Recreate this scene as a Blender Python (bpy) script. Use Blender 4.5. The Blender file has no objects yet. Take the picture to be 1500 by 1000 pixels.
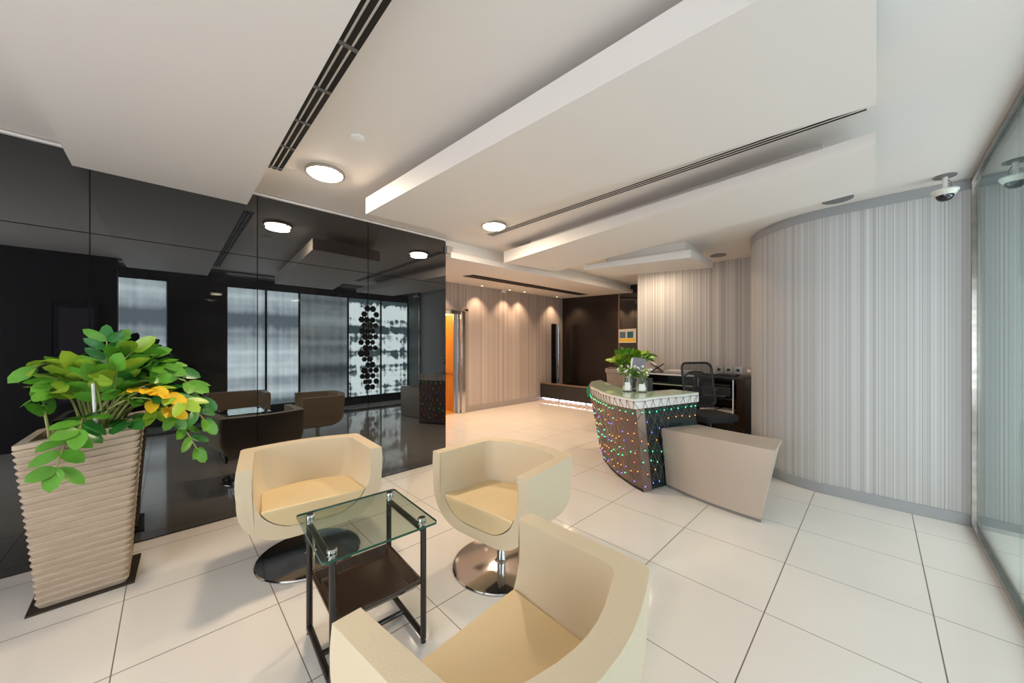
import bpy, bmesh, math, random
from mathutils import Vector, Matrix
random.seed(7)
S = bpy.context.scene
COL = S.collection
PI = math.pi
K = 0.875            # final scale of the place (it is laid out with an eye height of 1.6)

# ------------------------------------------------------------------ materials
def new_mat(name):
    m = bpy.data.materials.new(name); m.use_nodes = True
    nt = m.node_tree; nt.nodes.clear()
    return m, nt, nt.nodes, nt.links
def pbr(name, col, rough=.5, metal=0.0, ior=1.5, spec=None, bump=0, bscale=40, var=0, vscale=8, coat=0, emis=None, estr=0, stretch=None, aniso=0):
    m, nt, N, L = new_mat(name)
    o = N.new('ShaderNodeOutputMaterial'); p = N.new('ShaderNodeBsdfPrincipled')
    L.new(p.outputs[0], o.inputs[0])
    p.inputs['Base Color'].default_value = (*col, 1); p.inputs['Roughness'].default_value = rough
    p.inputs['Metallic'].default_value = metal; p.inputs['IOR'].default_value = ior
    p.inputs['Coat Weight'].default_value = coat
    p.inputs['Anisotropic'].default_value = aniso
    if spec is not None: p.inputs['Specular IOR Level'].default_value = spec
    if emis:
        p.inputs['Emission Color'].default_value = (*emis, 1); p.inputs['Emission Strength'].default_value = estr
    tc = N.new('ShaderNodeTexCoord')
    src = tc.outputs['Object']
    if stretch:
        mp = N.new('ShaderNodeMapping'); mp.inputs['Scale'].default_value = stretch
        L.new(src, mp.inputs[0]); src = mp.outputs[0]
    if var:
        n = N.new('ShaderNodeTexNoise'); n.inputs['Scale'].default_value = vscale; n.inputs['Detail'].default_value = 5
        L.new(src, n.inputs['Vector'])
        mx = N.new('ShaderNodeMix'); mx.data_type = 'RGBA'
        mx.inputs['A'].default_value = (*[max(0, c*(1-var)) for c in col], 1)
        mx.inputs['B'].default_value = (*[min(1, c*(1+var)) for c in col], 1)
        L.new(n.outputs['Fac'], mx.inputs['Factor']); L.new(mx.outputs['Result'], p.inputs['Base Color'])
    if bump:
        n = N.new('ShaderNodeTexNoise'); n.inputs['Scale'].default_value = bscale; n.inputs['Detail'].default_value = 3
        L.new(src, n.inputs['Vector'])
        b = N.new('ShaderNodeBump'); b.inputs['Strength'].default_value = bump; b.inputs['Distance'].default_value = .01
        L.new(n.outputs['Fac'], b.inputs['Height']); L.new(b.outputs[0], p.inputs['Normal'])
    return m
def glow(name, col, strength):
    m, nt, N, L = new_mat(name)
    o = N.new('ShaderNodeOutputMaterial'); e = N.new('ShaderNodeEmission')
    e.inputs[0].default_value = (*col, 1); e.inputs[1].default_value = strength
    L.new(e.outputs[0], o.inputs[0]); return m
def thin_glass(name, tint, refl=1.0, ior=1.5, rough=0.0):
    m, nt, N, L = new_mat(name)
    o = N.new('ShaderNodeOutputMaterial'); t = N.new('ShaderNodeBsdfTransparent'); g = N.new('ShaderNodeBsdfGlossy')
    f = N.new('ShaderNodeFresnel'); mx = N.new('ShaderNodeMixShader'); mm = N.new('ShaderNodeMath')
    g.inputs['Roughness'].default_value = rough
    geo = N.new('ShaderNodeNewGeometry'); im = N.new('ShaderNodeMix'); im.data_type = 'FLOAT'
    im.inputs['A'].default_value = ior; im.inputs['B'].default_value = 1/ior
    L.new(geo.outputs['Backfacing'], im.inputs['Factor']); L.new(im.outputs['Result'], f.inputs[0])
    mm.operation = 'MULTIPLY'; mm.inputs[1].default_value = refl; mm.use_clamp = True
    t.inputs[0].default_value = (*tint, 1); g.inputs[0].default_value = (.95, 1, .98, 1)
    L.new(f.outputs[0], mm.inputs[0]); L.new(mm.outputs[0], mx.inputs[0])
    L.new(t.outputs[0], mx.inputs[1]); L.new(g.outputs[0], mx.inputs[2]); L.new(mx.outputs[0], o.inputs[0])
    return m
def stripes(name, cols, scale=26.0, rough=.55):
    """vertical random pin stripes, one dimensional noise along the wall (UV.x in metres)"""
    m, nt, N, L = new_mat(name)
    o = N.new('ShaderNodeOutputMaterial'); p = N.new('ShaderNodeBsdfPrincipled'); L.new(p.outputs[0], o.inputs[0])
    p.inputs['Roughness'].default_value = rough
    uv = N.new('ShaderNodeUVMap'); sp = N.new('ShaderNodeSeparateXYZ'); L.new(uv.outputs[0], sp.inputs[0])
    def n1(sc, det):
        a = N.new('ShaderNodeMath'); a.operation = 'MULTIPLY'; a.inputs[1].default_value = sc
        L.new(sp.outputs[0], a.inputs[0])
        n = N.new('ShaderNodeTexNoise'); n.noise_dimensions = '1D'; n.inputs['Scale'].default_value = 1
        n.inputs['Detail'].default_value = det; n.inputs['Roughness'].default_value = .75
        L.new(a.outputs[0], n.inputs['W']); return n.outputs['Fac']
    a = n1(scale, 3); b = n1(scale*.23, 1); c = n1(scale*3.3, 0)
    ad = N.new('ShaderNodeMath'); ad.operation = 'MULTIPLY_ADD'; ad.inputs[1].default_value = .45
    L.new(b, ad.inputs[0]); L.new(a, ad.inputs[2])
    ad2 = N.new('ShaderNodeMath'); ad2.operation = 'MULTIPLY_ADD'; ad2.inputs[1].default_value = .35
    L.new(c, ad2.inputs[0]); L.new(ad.outputs[0], ad2.inputs[2])
    r = N.new('ShaderNodeValToRGB'); L.new(ad2.outputs[0], r.inputs[0])
    pos = [.70, .84, .95, 1.0]
    cr = r.color_ramp
    cr.elements[0].position = pos[0]; cr.elements[0].color = (*cols[0], 1)
    cr.elements[1].position = pos[3]; cr.elements[1].color = (*cols[3], 1)
    for k in (1, 2):
        e = cr.elements.new(pos[k]); e.color = (*cols[k], 1)
    L.new(r.outputs[0], p.inputs['Base Color'])
    return m
def floor_mat():
    m, nt, N, L = new_mat('polished_cream_tile')
    o = N.new('ShaderNodeOutputMaterial'); p = N.new('ShaderNodeBsdfPrincipled'); L.new(p.outputs[0], o.inputs[0])
    tc = N.new('ShaderNodeTexCoord'); sp = N.new('ShaderNodeSeparateXYZ'); L.new(tc.outputs['Object'], sp.inputs[0])
    def line(out, off, step, w):
        a = N.new('ShaderNodeMath'); a.operation = 'SUBTRACT'; a.inputs[1].default_value = off - 60*step; L.new(out, a.inputs[0])
        b = N.new('ShaderNodeMath'); b.operation = 'MODULO'; b.inputs[1].default_value = step; L.new(a.outputs[0], b.inputs[0])
        c = N.new('ShaderNodeMath'); c.operation = 'LESS_THAN'; c.inputs[1].default_value = w; L.new(b.outputs[0], c.inputs[0])
        return c.outputs[0]
    lx = line(sp.outputs[0], -.467-.003, .7055, .0062); ly = line(sp.outputs[1], .49-.003, .691, .0050)
    mxm = N.new('ShaderNodeMath'); mxm.operation = 'MAXIMUM'; L.new(lx, mxm.inputs[0]); L.new(ly, mxm.inputs[1])
    n = N.new('ShaderNodeTexNoise'); n.inputs['Scale'].default_value = 1.3; n.inputs['Detail'].default_value = 6
    L.new(tc.outputs['Object'], n.inputs['Vector'])
    base = N.new('ShaderNodeMix'); base.data_type = 'RGBA'
    base.inputs['A'].default_value = (.73, .68, .62, 1); base.inputs['B'].default_value = (.79, .75, .70, 1)
    L.new(n.outputs['Fac'], base.inputs['Factor'])
    mx = N.new('ShaderNodeMix'); mx.data_type = 'RGBA'; L.new(mxm.outputs[0], mx.inputs['Factor'])
    L.new(base.outputs['Result'], mx.inputs['A']); mx.inputs['B'].default_value = (.16, .13, .10, 1)
    L.new(mx.outputs['Result'], p.inputs['Base Color'])
    rr = N.new('ShaderNodeMath'); rr.operation = 'MULTIPLY_ADD'; rr.inputs[1].default_value = .5; rr.inputs[2].default_value = .07
    L.new(mxm.outputs[0], rr.inputs[0]); L.new(rr.outputs[0], p.inputs['Roughness'])
    p.inputs['IOR'].default_value = 1.55
    return m
def marble_dark():
    m, nt, N, L = new_mat('dark_brown_water_wall_stone')
    o = N.new('ShaderNodeOutputMaterial'); p = N.new('ShaderNodeBsdfPrincipled'); L.new(p.outputs[0], o.inputs[0])
    tc = N.new('ShaderNodeTexCoord'); mp = N.new('ShaderNodeMapping'); mp.inputs['Scale'].default_value = (2, 2, .6)
    L.new(tc.outputs['Object'], mp.inputs[0])
    n = N.new('ShaderNodeTexNoise'); n.inputs['Scale'].default_value = 2.2; n.inputs['Detail'].default_value = 9; n.inputs['Distortion'].default_value = 1.2
    L.new(mp.outputs[0], n.inputs['Vector'])
    r = N.new('ShaderNodeValToRGB'); L.new(n.outputs['Fac'], r.inputs[0])
    r.color_ramp.elements[0].position = .35; r.color_ramp.elements[0].color = (.009, .006, .005, 1)
    r.color_ramp.elements[1].position = .8; r.color_ramp.elements[1].color = (.026, .015, .011, 1)
    L.new(r.outputs[0], p.inputs['Base Color']); p.inputs['Roughness'].default_value = .22
    return m
def window_view(name, strength, lo, hi, fold=.30, band=1.0, detail=0.0, seed=0.0):
    """daylight seen through drawn sheer blinds: vertical folds across, soft bands up the height"""
    m, nt, N, L = new_mat(name)
    o = N.new('ShaderNodeOutputMaterial'); e = N.new('ShaderNodeEmission'); L.new(e.outputs[0], o.inputs[0])
    tc = N.new('ShaderNodeTexCoord'); sp = N.new('ShaderNodeSeparateXYZ'); L.new(tc.outputs['Object'], sp.inputs[0])
    def n1(out, sc, det, off):
        a = N.new('ShaderNodeMath'); a.operation = 'MULTIPLY_ADD'; a.inputs[1].default_value = sc; a.inputs[2].default_value = off
        L.new(out, a.inputs[0]); n = N.new('ShaderNodeTexNoise'); n.noise_dimensions = '1D'; n.inputs['Scale'].default_value = 1; n.inputs['Detail'].default_value = det
        L.new(a.outputs[0], n.inputs['W']); return n.outputs['Fac']
    z = n1(sp.outputs[2], 2.1*band, 3, seed+3.3); y = n1(sp.outputs[1], 9, 2, seed)
    ad = N.new('ShaderNodeMath'); ad.operation = 'MULTIPLY_ADD'; ad.inputs[1].default_value = fold; L.new(y, ad.inputs[0]); L.new(z, ad.inputs[2])
    n = N.new('ShaderNodeTexNoise'); n.inputs['Scale'].default_value = 5; n.inputs['Detail'].default_value = 6; L.new(tc.outputs['Object'], n.inputs['Vector'])
    a2 = N.new('ShaderNodeMath'); a2.operation = 'MULTIPLY_ADD'; a2.inputs[1].default_value = detail; L.new(n.outputs['Fac'], a2.inputs[0]); L.new(ad.outputs[0], a2.inputs[2])
    base = .5*fold + .5*detail + (.06 if detail > .5 else 0)
    r = N.new('ShaderNodeValToRGB'); L.new(a2.outputs[0], r.inputs[0])
    r.color_ramp.elements[0].position = .36+base; r.color_ramp.elements[0].color = (*lo, 1)
    r.color_ramp.elements[1].position = min(1, .64+base); r.color_ramp.elements[1].color = (*hi, 1)
    L.new(r.outputs[0], e.inputs[0]); e.inputs[1].default_value = strength
    return m
WIN = 7.0
M = dict(
 paint=pbr('white_ceiling_paint', (.74, .69, .655), .6, bump=.03, bscale=120),
 paint2=pbr('warm_white_soffit_paint', (.74, .69, .64), .6),
 floor=floor_mat(),
 blackglass=pbr('black_back_painted_glass', (.004, .004, .005), .012, ior=1.9),
 joint=pbr('black_joint', (.002, .002, .002), .6),
 stripe=stripes('grey_pinstripe_wallpaper', [(.38, .375, .37), (.47, .465, .46), (.53, .53, .53), (.63, .63, .635)], 90),
 stripe_far=stripes('taupe_pinstripe_wallpaper', [(.36, .30, .275), (.41, .345, .32), (.445, .38, .355), (.49, .43, .405)], 12),
 stripe_back=stripes('greige_pinstripe_wallpaper', [(.29, .265, .25), (.37, .345, .33), (.42, .395, .38), (.50, .475, .455)], 40),
 grey=pbr('grey_satin_skirting', (.36, .37, .39), .35),
 taupe=pbr('taupe_trim', (.33, .29, .27), .4),
 chrome=pbr('polished_chrome', (.72, .72, .72), .08, 1.0),
 steel=pbr('brushed_steel', (.55, .54, .52), .28, 1.0),
 steel2=pbr('mottled_dark_chrome', (.30, .28, .26), .18, 1.0, var=.5, vscale=5, stretch=(1, 1, 3)),  # darkened, mottled chrome that tones down the post's white reflection
 darkmetal=pbr('gunmetal_tube', (.05, .045, .042), .25, .8),
 leather=pbr('cream_leather', (.66, .55, .385), .42, bump=.10, bscale=160, var=.03, vscale=3),
 leather_seat=pbr('cream_leather_seat', (.70, .545, .31), .42, bump=.10, bscale=160, var=.04, vscale=3),
 tglass=thin_glass('table_glass', (.86, .93, .88), 1.5, 1.6),
 tglass_edge=pbr('green_glass_edge', (.02, .10, .07), .05),
 pglass=thin_glass('partition_glass', (.88, .92, .91), 1.0, 1.5),
 traywood=pbr('dark_brown_lacquered_wood', (.035, .018, .011), .22, var=.4, vscale=6, stretch=(1, 12, 1)),
 pot=pbr('weathered_terracotta', (.50, .395, .295), .85, var=.22, vscale=5, bump=.5, bscale=30, stretch=(1, 1, 6)),
 pot2=pbr('grey_brown_planter', (.27, .20, .155), .6, var=.2, vscale=5),
 soil=pbr('dark_soil', (.03, .018, .01), .9, bump=.6, bscale=60),
 mat_dark=pbr('dark_stone_mat', (.030, .022, .014), .55, var=.8, vscale=70),
 leaf=pbr('fresh_green_leaf', (.10, .30, .025), .35, var=.35, vscale=14),
 leaf_dark=pbr('deep_green_leaf', (.03, .17, .03), .3, var=.35, vscale=14),
 leaf_lime=pbr('lime_green_leaf', (.27, .42, .03), .4, var=.2, vscale=14),
 leaf_yellow=pbr('yellow_leaf', (.80, .50, .02), .45, var=.15, vscale=14),
 stem=pbr('pale_green_stem', (.28, .30, .08), .5, var=.2),
 white=pbr('white_plastic', (.80, .80, .78), .4),
 offwhite=pbr('white_lacquer', (.80, .77, .74), .25),
 slabtop=pbr('sea_green_glass_top', (.42, .50, .38), .04, ior=1.6),
 bodyfront=pbr('bronze_metallic_laminate', (.20, .135, .11), .28, .45),
 bodyside=pbr('dark_green_glass_panel', (.008, .022, .022), .10),
 wing=pbr('champagne_satin_laminate', (.55, .465, .395), .32, .25, aniso=.5),
 wingedge=pbr('grey_wing_edge', (.22, .21, .20), .4),
 black=pbr('black_plastic', (.010, .010, .011), .45),
 mesh=None,
 fabric=pbr('black_seat_fabric', (.014, .014, .015), .9, bump=.3, bscale=200),
 marble=marble_dark(),
 basin=pbr('charcoal_basin_stone', (.022, .020, .020), .3),
 pebble=pbr('white_pebbles', (.62, .50, .46), .5, var=.4, vscale=30),
 bronze=pbr('bronze_edge', (.35, .24, .17), .3, .8),
 greydark=pbr('charcoal_wall_paint', (.010, .010, .011), .5),
 vent=pbr('vent_black', (.006, .006, .006), .6),
 ventgrey=pbr('vent_dark_grey', (.045, .037, .033), .5),
 lampring=pbr('lamp_chrome_ring', (.5, .48, .45), .25, .9),
 lampglow=glow('lamp_diffuser', (1, .86, .66), 30),
 spotglow=glow('downlight_glow', (1, .80, .55), 5),
 ledwhite=glow('led_strip', (.95, .88, 1.0), 5),
 camwhite=pbr('camera_cream_plastic', (.72, .72, .66), .4),
 camdome=pbr('smoked_dome', (.006, .008, .014), .03, ior=1.6),
 camdisc=pbr('camera_grey_plate', (.16, .16, .16), .4),
 lift=pbr('amber_lift_panel', (.62, .30, .07), .35, var=.25, vscale=4, stretch=(8, 8, .4)),
 lift_glow=glow('amber_lift_ceiling', (1, .62, .25), 5),
 teal=pbr('teal_print', (.01, .12, .16), .4), bluegrey=pbr('blue_grey_print', (.09, .16, .21), .4),
 yellow=pbr('yellow_print', (.80, .50, .02), .4),
 cream=pbr('cream_print', (.70, .62, .52), .4),
 brick=pbr('brown_stone_pier', (.12, .085, .065), .7, var=.4, vscale=3, stretch=(1, 1, 7)),
 lavender=pbr('grey_tablet_back', (.20, .20, .24), .4),
 jar=thin_glass('clear_jar_glass', (.93, .96, .96), 1.6, 1.5),
 flower=pbr('white_petals', (.75, .75, .70), .6),
 paper=pbr('stacked_paper', (.62, .56, .55), .7),
 wood=pbr('dark_walnut', (.05, .025, .014), .4, var=.3),
 beige=pbr('beige_desk_lining', (.30, .21, .15), .5),
 terracup=pbr('amber_cup', (.45, .28, .07), .4),
 lemon=pbr('yellow_bowl', (.60, .45, .07), .5),
 pink=pbr('pink_print', (.55, .32, .28), .6),
 orange_wall=pbr('rust_print', (.42, .17, .07), .5),
 slat=pbr('grey_slatted_panel', (.13, .15, .15), .5),
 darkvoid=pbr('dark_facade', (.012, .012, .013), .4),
 wire=pbr('clear_dark_wire', (.13, .09, .08), .4),
 plug=pbr('green_net_plug', (.01, .22, .10), .3),
)
M['blind'] = window_view('daylit_sheer_blind', WIN, (.14, .17, .20), (.85, .93, 1), .12, .5, .12)
M['fill_blind'] = window_view('fill_window_glow', 5.6, (.6, .65, .7), (.95, .97, 1))  # glow for the added window behind the viewer
M['blind_dull'] = window_view('dull_sheer_blind', WIN*.55, (.12, .14, .16), (.55, .61, .65), .12, .5, .15, seed=4.0)
M['view'] = window_view('bright_window_view', WIN*.95, (.06, .09, .10), (.90, .97, 1), .25, 1.0, .7, seed=5.0)
def mesh_fabric():
    m, nt, N, L = new_mat('grey_chair_mesh')
    o = N.new('ShaderNodeOutputMaterial'); p = N.new('ShaderNodeBsdfPrincipled'); t = N.new('ShaderNodeBsdfTransparent'); mx = N.new('ShaderNodeMixShader')
    p.inputs['Base Color'].default_value = (.03, .03, .03, 1); p.inputs['Roughness'].default_value = .8
    tc = N.new('ShaderNodeTexCoord'); ch = N.new('ShaderNodeTexChecker'); ch.inputs['Scale'].default_value = 260
    L.new(tc.outputs['Object'], ch.inputs['Vector'])
    mm = N.new('ShaderNodeMath'); mm.operation = 'MULTIPLY_ADD'; mm.inputs[1].default_value = .35; mm.inputs[2].default_value = .38
    L.new(ch.outputs['Fac'], mm.inputs[0]); L.new(mm.outputs[0], mx.inputs[0])
    L.new(t.outputs[0], mx.inputs[1]); L.new(p.outputs[0], mx.inputs[2]); L.new(mx.outputs[0], o.inputs[0])
    return m
M['mesh'] = mesh_fabric()

# ------------------------------------------------------------------ mesh helpers
def link(name, me, parent=None):
    o = bpy.data.objects.new(name, me); COL.objects.link(o)
    if parent is not None: o.parent = parent
    return o
class B:
    def __init__(s): s.bm = bmesh.new(); s.mi = 0
    def _f(s, vs):
        try:
            f = s.bm.faces.new(vs); f.material_index = s.mi; return f
        except ValueError: return None
    def hexa(s, pts):
        v = [s.bm.verts.new(p) for p in pts]
        for q in ((3,2,1,0),(4,5,6,7),(0,1,5,4),(1,2,6,5),(2,3,7,6),(3,0,4,7)): s._f([v[i] for i in q])
        return s
    def box(s, c, d, rz=0, R=None):
        x, y, z = [k/2 for k in d]
        P = [Vector(p) for p in ((-x,-y,-z),(x,-y,-z),(x,y,-z),(-x,y,-z),(-x,-y,z),(x,-y,z),(x,y,z),(-x,y,z))]
        if R is None: R = Matrix.Rotation(rz, 3, 'Z')
        return s.hexa([R @ p + Vector(c) for p in P])
    def prism(s, poly, z0, z1):
        """poly: list of (x,y); z0,z1 numbers or lists"""
        n = len(poly)
        a = z0 if isinstance(z0, (list, tuple)) else [z0]*n; b = z1 if isinstance(z1, (list, tuple)) else [z1]*n
        ar = sum(poly[i][0]*poly[(i+1)%n][1]-poly[(i+1)%n][0]*poly[i][1] for i in range(n))
        if ar < 0: poly = poly[::-1]; a = a[::-1]; b = b[::-1]
        lo = [s.bm.verts.new((*p, z)) for p, z in zip(poly, a)]; hi = [s.bm.verts.new((*p, z)) for p, z in zip(poly, b)]
        s._f(lo[::-1]); s._f(hi)
        for i in range(n): s._f([lo[i], lo[(i+1)%n], hi[(i+1)%n], hi[i]])
        return s
    def loft(s, rings, cap=True, closed=True):
        R = [[s.bm.verts.new(p) for p in r] for r in rings]
        n = len(R[0])
        for a, b in zip(R, R[1:]):
            for i in range(n if closed else n-1): s._f([a[i], a[(i+1)%n], b[(i+1)%n], b[i]])
        if cap: s._f(R[0][::-1]); s._f(R[-1])
        return R
    def tube(s, pts, r, seg=8, cap=True):
        pts = [Vector(p) for p in pts]; rings = []
        n = len(pts); rr = r if isinstance(r, (list, tuple)) else [r]*n
        up = None
        for i, p in enumerate(pts):
            d = (pts[min(i+1, n-1)] - pts[max(i-1, 0)]).normalized()
            if up is None:
                up = d.orthogonal().normalized()
            up = (up - d*up.dot(d))
            if up.length < 1e-6: up = d.orthogonal()
            up.normalize(); w = d.cross(up)
            rings.append([p + (up*math.cos(2*PI*k/seg) + w*math.sin(2*PI*k/seg))*rr[i] for k in range(seg)])
        s.loft(rings, cap); return s
    def cyl(s, p0, p1, r0, r1=None, seg=24): return s.tube([p0, p1], [r0, r0 if r1 is None else r1], seg)
    def lathe(s, prof, c=(0,0,0), seg=32):
        """prof: list of (r,z)"""
        rings = [[(c[0]+max(r, 1e-4)*math.cos(2*PI*k/seg), c[1]+max(r, 1e-4)*math.sin(2*PI*k/seg), c[2]+z) for k in range(seg)] for r, z in prof]
        s.loft(rings); return s
    def ball(s, c, r, seg=10, sq=(1,1,1)):
        mat = Matrix.Translation(c) @ Matrix.Diagonal((r*sq[0], r*sq[1], r*sq[2], 1))
        g = bmesh.ops.create_uvsphere(s.bm, u_segments=seg, v_segments=max(4, seg//2+1), radius=1, matrix=mat)
        for v in g['verts']:
            for f in v.link_faces: f.material_index = s.mi
        return s
    def mesh(s, name, mats, smooth=False, fix=True):
        if fix: bmesh.ops.recalc_face_normals(s.bm, faces=s.bm.faces)
        me = bpy.data.meshes.new(name)
        if smooth:
            for f in s.bm.faces: f.smooth = True
        s.bm.to_mesh(me); s.bm.free()
        for m in (mats if isinstance(mats, (list, tuple)) else [mats]): me.materials.append(m)
        return me
def minv(o):
    return (Matrix.Translation(o.location) @ o.rotation_euler.to_matrix().to_4x4()).inverted()
def part(name, b, mats, parent, world=False, smooth=False, bevel=0, label=None, seg=2, angle=35):
    me = b.mesh(name, mats, smooth) if isinstance(b, B) else b
    if world:
        root = parent
        while root.parent is not None: root = root.parent
        me.transform(minv(root))
    o = link(name, me, parent)
    if bevel:
        mo = o.modifiers.new('bevel', 'BEVEL'); mo.width = bevel; mo.segments = seg; mo.limit_method = 'ANGLE'; mo.angle_limit = math.radians(angle)
        mo.harden_normals = False
    if smooth or bevel:
        for p in me.polygons: p.use_smooth = True
        w = o.modifiers.new('wn', 'WEIGHTED_NORMAL') if bevel else None
        if not bevel:
            try: me.set_sharp_from_angle(angle=math.radians(angle))
            except Exception: pass
    if label: o['label'] = label
    return o
def thing(name, label, cat, loc=(0,0,0), rz=0, group=None):
    o = bpy.data.objects.new(name, None); COL.objects.link(o)
    o.location = loc; o.rotation_euler = (0, 0, rz); o['label'] = label; o['category'] = cat; o['kind'] = 'thing'
    if group: o['group'] = group
    o.empty_display_size = .1
    return o
def tag(o, label, cat, group=None, kind='thing'):
    o['label'] = label; o['category'] = cat; o['kind'] = kind
    if group: o['group'] = group
    return o
def struct(name, b, mats, label, cat, **k):
    o = part(name, b, mats, None, **k); o['kind'] = 'structure'; o['label'] = label; o['category'] = cat
    return o
def center(o, base=None):
    """put the origin of a top-level mesh at the bottom centre of its geometry"""
    vs = o.data.vertices
    xs = [v.co.x for v in vs]; ys = [v.co.y for v in vs]; zs = [v.co.z for v in vs]
    c = Vector(((min(xs)+max(xs))/2, (min(ys)+max(ys))/2, min(zs)))
    o.data.transform(Matrix.Translation(-c)); o.location = c
    return o
def copy_tree(o, parent=None):
    c = o.copy(); COL.objects.link(c); c.parent = parent
    for ch in list(o.children): copy_tree(ch, c)
    return c
def rect(x0, x1, y0, y1): return [(x0, y0), (x1, y0), (x1, y1), (x0, y1)]

# ------------------------------------------------------------------ room shell
CZ = 3.08
# floor
b = B(); b.prism(rect(-7.3, 1.62, -3.3, 9.3), -.12, 0)
struct('floor', b, M['floor'], 'glossy cream floor laid with large square tiles', 'floor')
# main ceiling (stops at the hall soffit on the left)
b = B(); b.prism([(-4.19, -3.3), (.62, -3.3), (.62, 5.4), (-1.0, 7.1), (-3.4, 7.1), (-3.4, 8.1), (-4.19, 8.3)], CZ, CZ+.15)
struct('ceiling', b, M['paint'], 'flat white main ceiling above the lounge', 'ceiling')
# left wall of black glass panels
struct('wall_left', B().prism(rect(-4.6, -4.185, -3.2, 2.75), 0, 3.06), M['joint'], 'backing wall behind the black glass panels', 'wall')
ys = [-3.2, -2.56, -1.495, -.43, .616, 1.685, 2.75]
b = B()
for y0, y1 in zip(ys, ys[1:]):
    for z0, z1 in ((.012, 2.452), (2.458, 3.045)):
        b.box((-4.178, (y0+y1)/2, (z0+z1)/2), (.02, y1-y0-.007, z1-z0))
struct('wall_left_panels', b, M['blackglass'], 'high gloss black glass wall panels with thin joints', 'wall panels')
b = B(); b.box((-4.40, 2.762, 1.53), (.44, .02, 3.04))
struct('wall_left_end', b, M['blackglass'], 'end face of the black glass wall beside the hall', 'wall')
b = B(); b.box((-4.165, -.22, 3.062), (.03, 5.95, .018))
struct('trim_1', b, M['paint'], 'thin pale ceiling trim above the black glass', 'trim')
b = B(); b.box((-4.30, 2.80, 2.93), (.36, .09, .10))
struct('trim_2', b, M['taupe'], 'small brown return block at the top of the black wall end', 'trim')

# hall soffit: sloping underside, slab edge, fascia
near = [(-4.16, 2.75), (-4.16, 8.12)]
b = B(); b.prism([(-4.19, 2.75), (-4.19, 8.12), (-6.9, 8.86), (-6.9, 2.75)], [2.865, 2.895, 3.075, 3.065], [3.3]*4)
struct('ceiling_hall', b, M['paint2'], 'warm lit hall ceiling soffit in front of the lift wall', 'ceiling')
b = B(); b.hexa([(-4.20, 2.82, 2.825), (-4.12, 2.82, 2.825), (-4.12, 8.12, 2.885), (-4.20, 8.12, 2.885), (-4.20, 2.82, 2.905), (-4.12, 2.82, 2.905), (-4.12, 8.12, 2.965), (-4.20, 8.12, 2.965)])
struct('trim_3', b, M['paint'], 'projecting white edge of the hall soffit', 'trim')

# far wall with taupe stripes
def strip_wall(name, path, z0, z1, thick, mat, label, side=1, cat='wall'):
    """wall following a plan path (list of (x,y)), UV.x = metres along it; thick is laid to the back"""
    bm = bmesh.new(); uvl = bm.loops.layers.uv.new('UVMap')
    P = [Vector((*p, 0)) for p in path]; n = len(P); acc = [0]
    for i in range(1, n): acc.append(acc[-1] + (P[i]-P[i-1]).length)
    nr = []
    for i in range(n):
        d = (P[min(i+1, n-1)] - P[max(i-1, 0)]).normalized(); nr.append(Vector((-d.y, d.x, 0))*side)
    def ring(i): return [(P[i].x, P[i].y, z0), (P[i].x, P[i].y, z1), (P[i].x+nr[i].x*thick, P[i].y+nr[i].y*thick, z1), (P[i].x+nr[i].x*thick, P[i].y+nr[i].y*thick, z0)]
    V = [[bm.verts.new(p) for p in ring(i)] for i in range(n)]
    idx = {}
    for i in range(n):
        for v in V[i]: idx[v] = (acc[i], v.co.z)
    fs = []
    for i in range(n-1):
        for k in range(4): fs.append(bm.faces.new([V[i][k], V[i+1][k], V[i+1][(k+1)%4], V[i][(k+1)%4]]))
    fs.append(bm.faces.new(V[0])); fs.append(bm.faces.new(V[-1][::-1]))
    bmesh.ops.recalc_face_normals(bm, faces=bm.faces)
    for f in bm.faces:
        f.smooth = True
        for l in f.loops: l[uvl].uv = idx[l.vert]
    # end caps: spread u across the thickness
    for f in fs[-2:]:
        f.smooth = False
        for l in f.loops:
            v = l.vert; i = 0 if v in V[0] else n-1
            q = V[i].index(v)
            l[uvl].uv = (acc[i] + (thick if q > 1 else 0), v.co.z)
    me = bpy.data.meshes.new(name); bm.to_mesh(me); bm.free(); me.materials.append(mat)
    try: me.set_sharp_from_angle(angle=math.radians(40))
    except Exception: pass
    o = link(name, me); o['kind'] = 'structure'; o['label'] = label; o['category'] = cat
    return o
strip_wall('wall_far', [(-6.86, 5.13), (-6.86, 8.87)], 0, 3.2, .25, M['stripe_far'], 'taupe pinstripe wall at the far side of the hall', 1)
strip_wall('wall_far_above_lift', [(-6.88, 2.7), (-6.88, 5.13)], 2.45, 3.2, .2, M['stripe_far'], 'pinstripe wall piece above the lift opening', 1)
b = B(); b.box((-6.85, 7.0, .06), (.03, 3.74, .12)); b.box((-6.85, 7.0, .125), (.022, 3.74, .012))
struct('baseboard_far', b, M['taupe'], 'pale taupe skirting along the far pinstripe wall', 'baseboard', bevel=.003)
b = B(); b.box((-6.87, 5.13, 1.235), (.06, .10, 2.47)); b.box((-6.87, 3.95, 2.47), (.06, 2.46, .08))
struct('trim_4', b, M['taupe'], 'taupe surround of the lift opening', 'trim')
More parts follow.
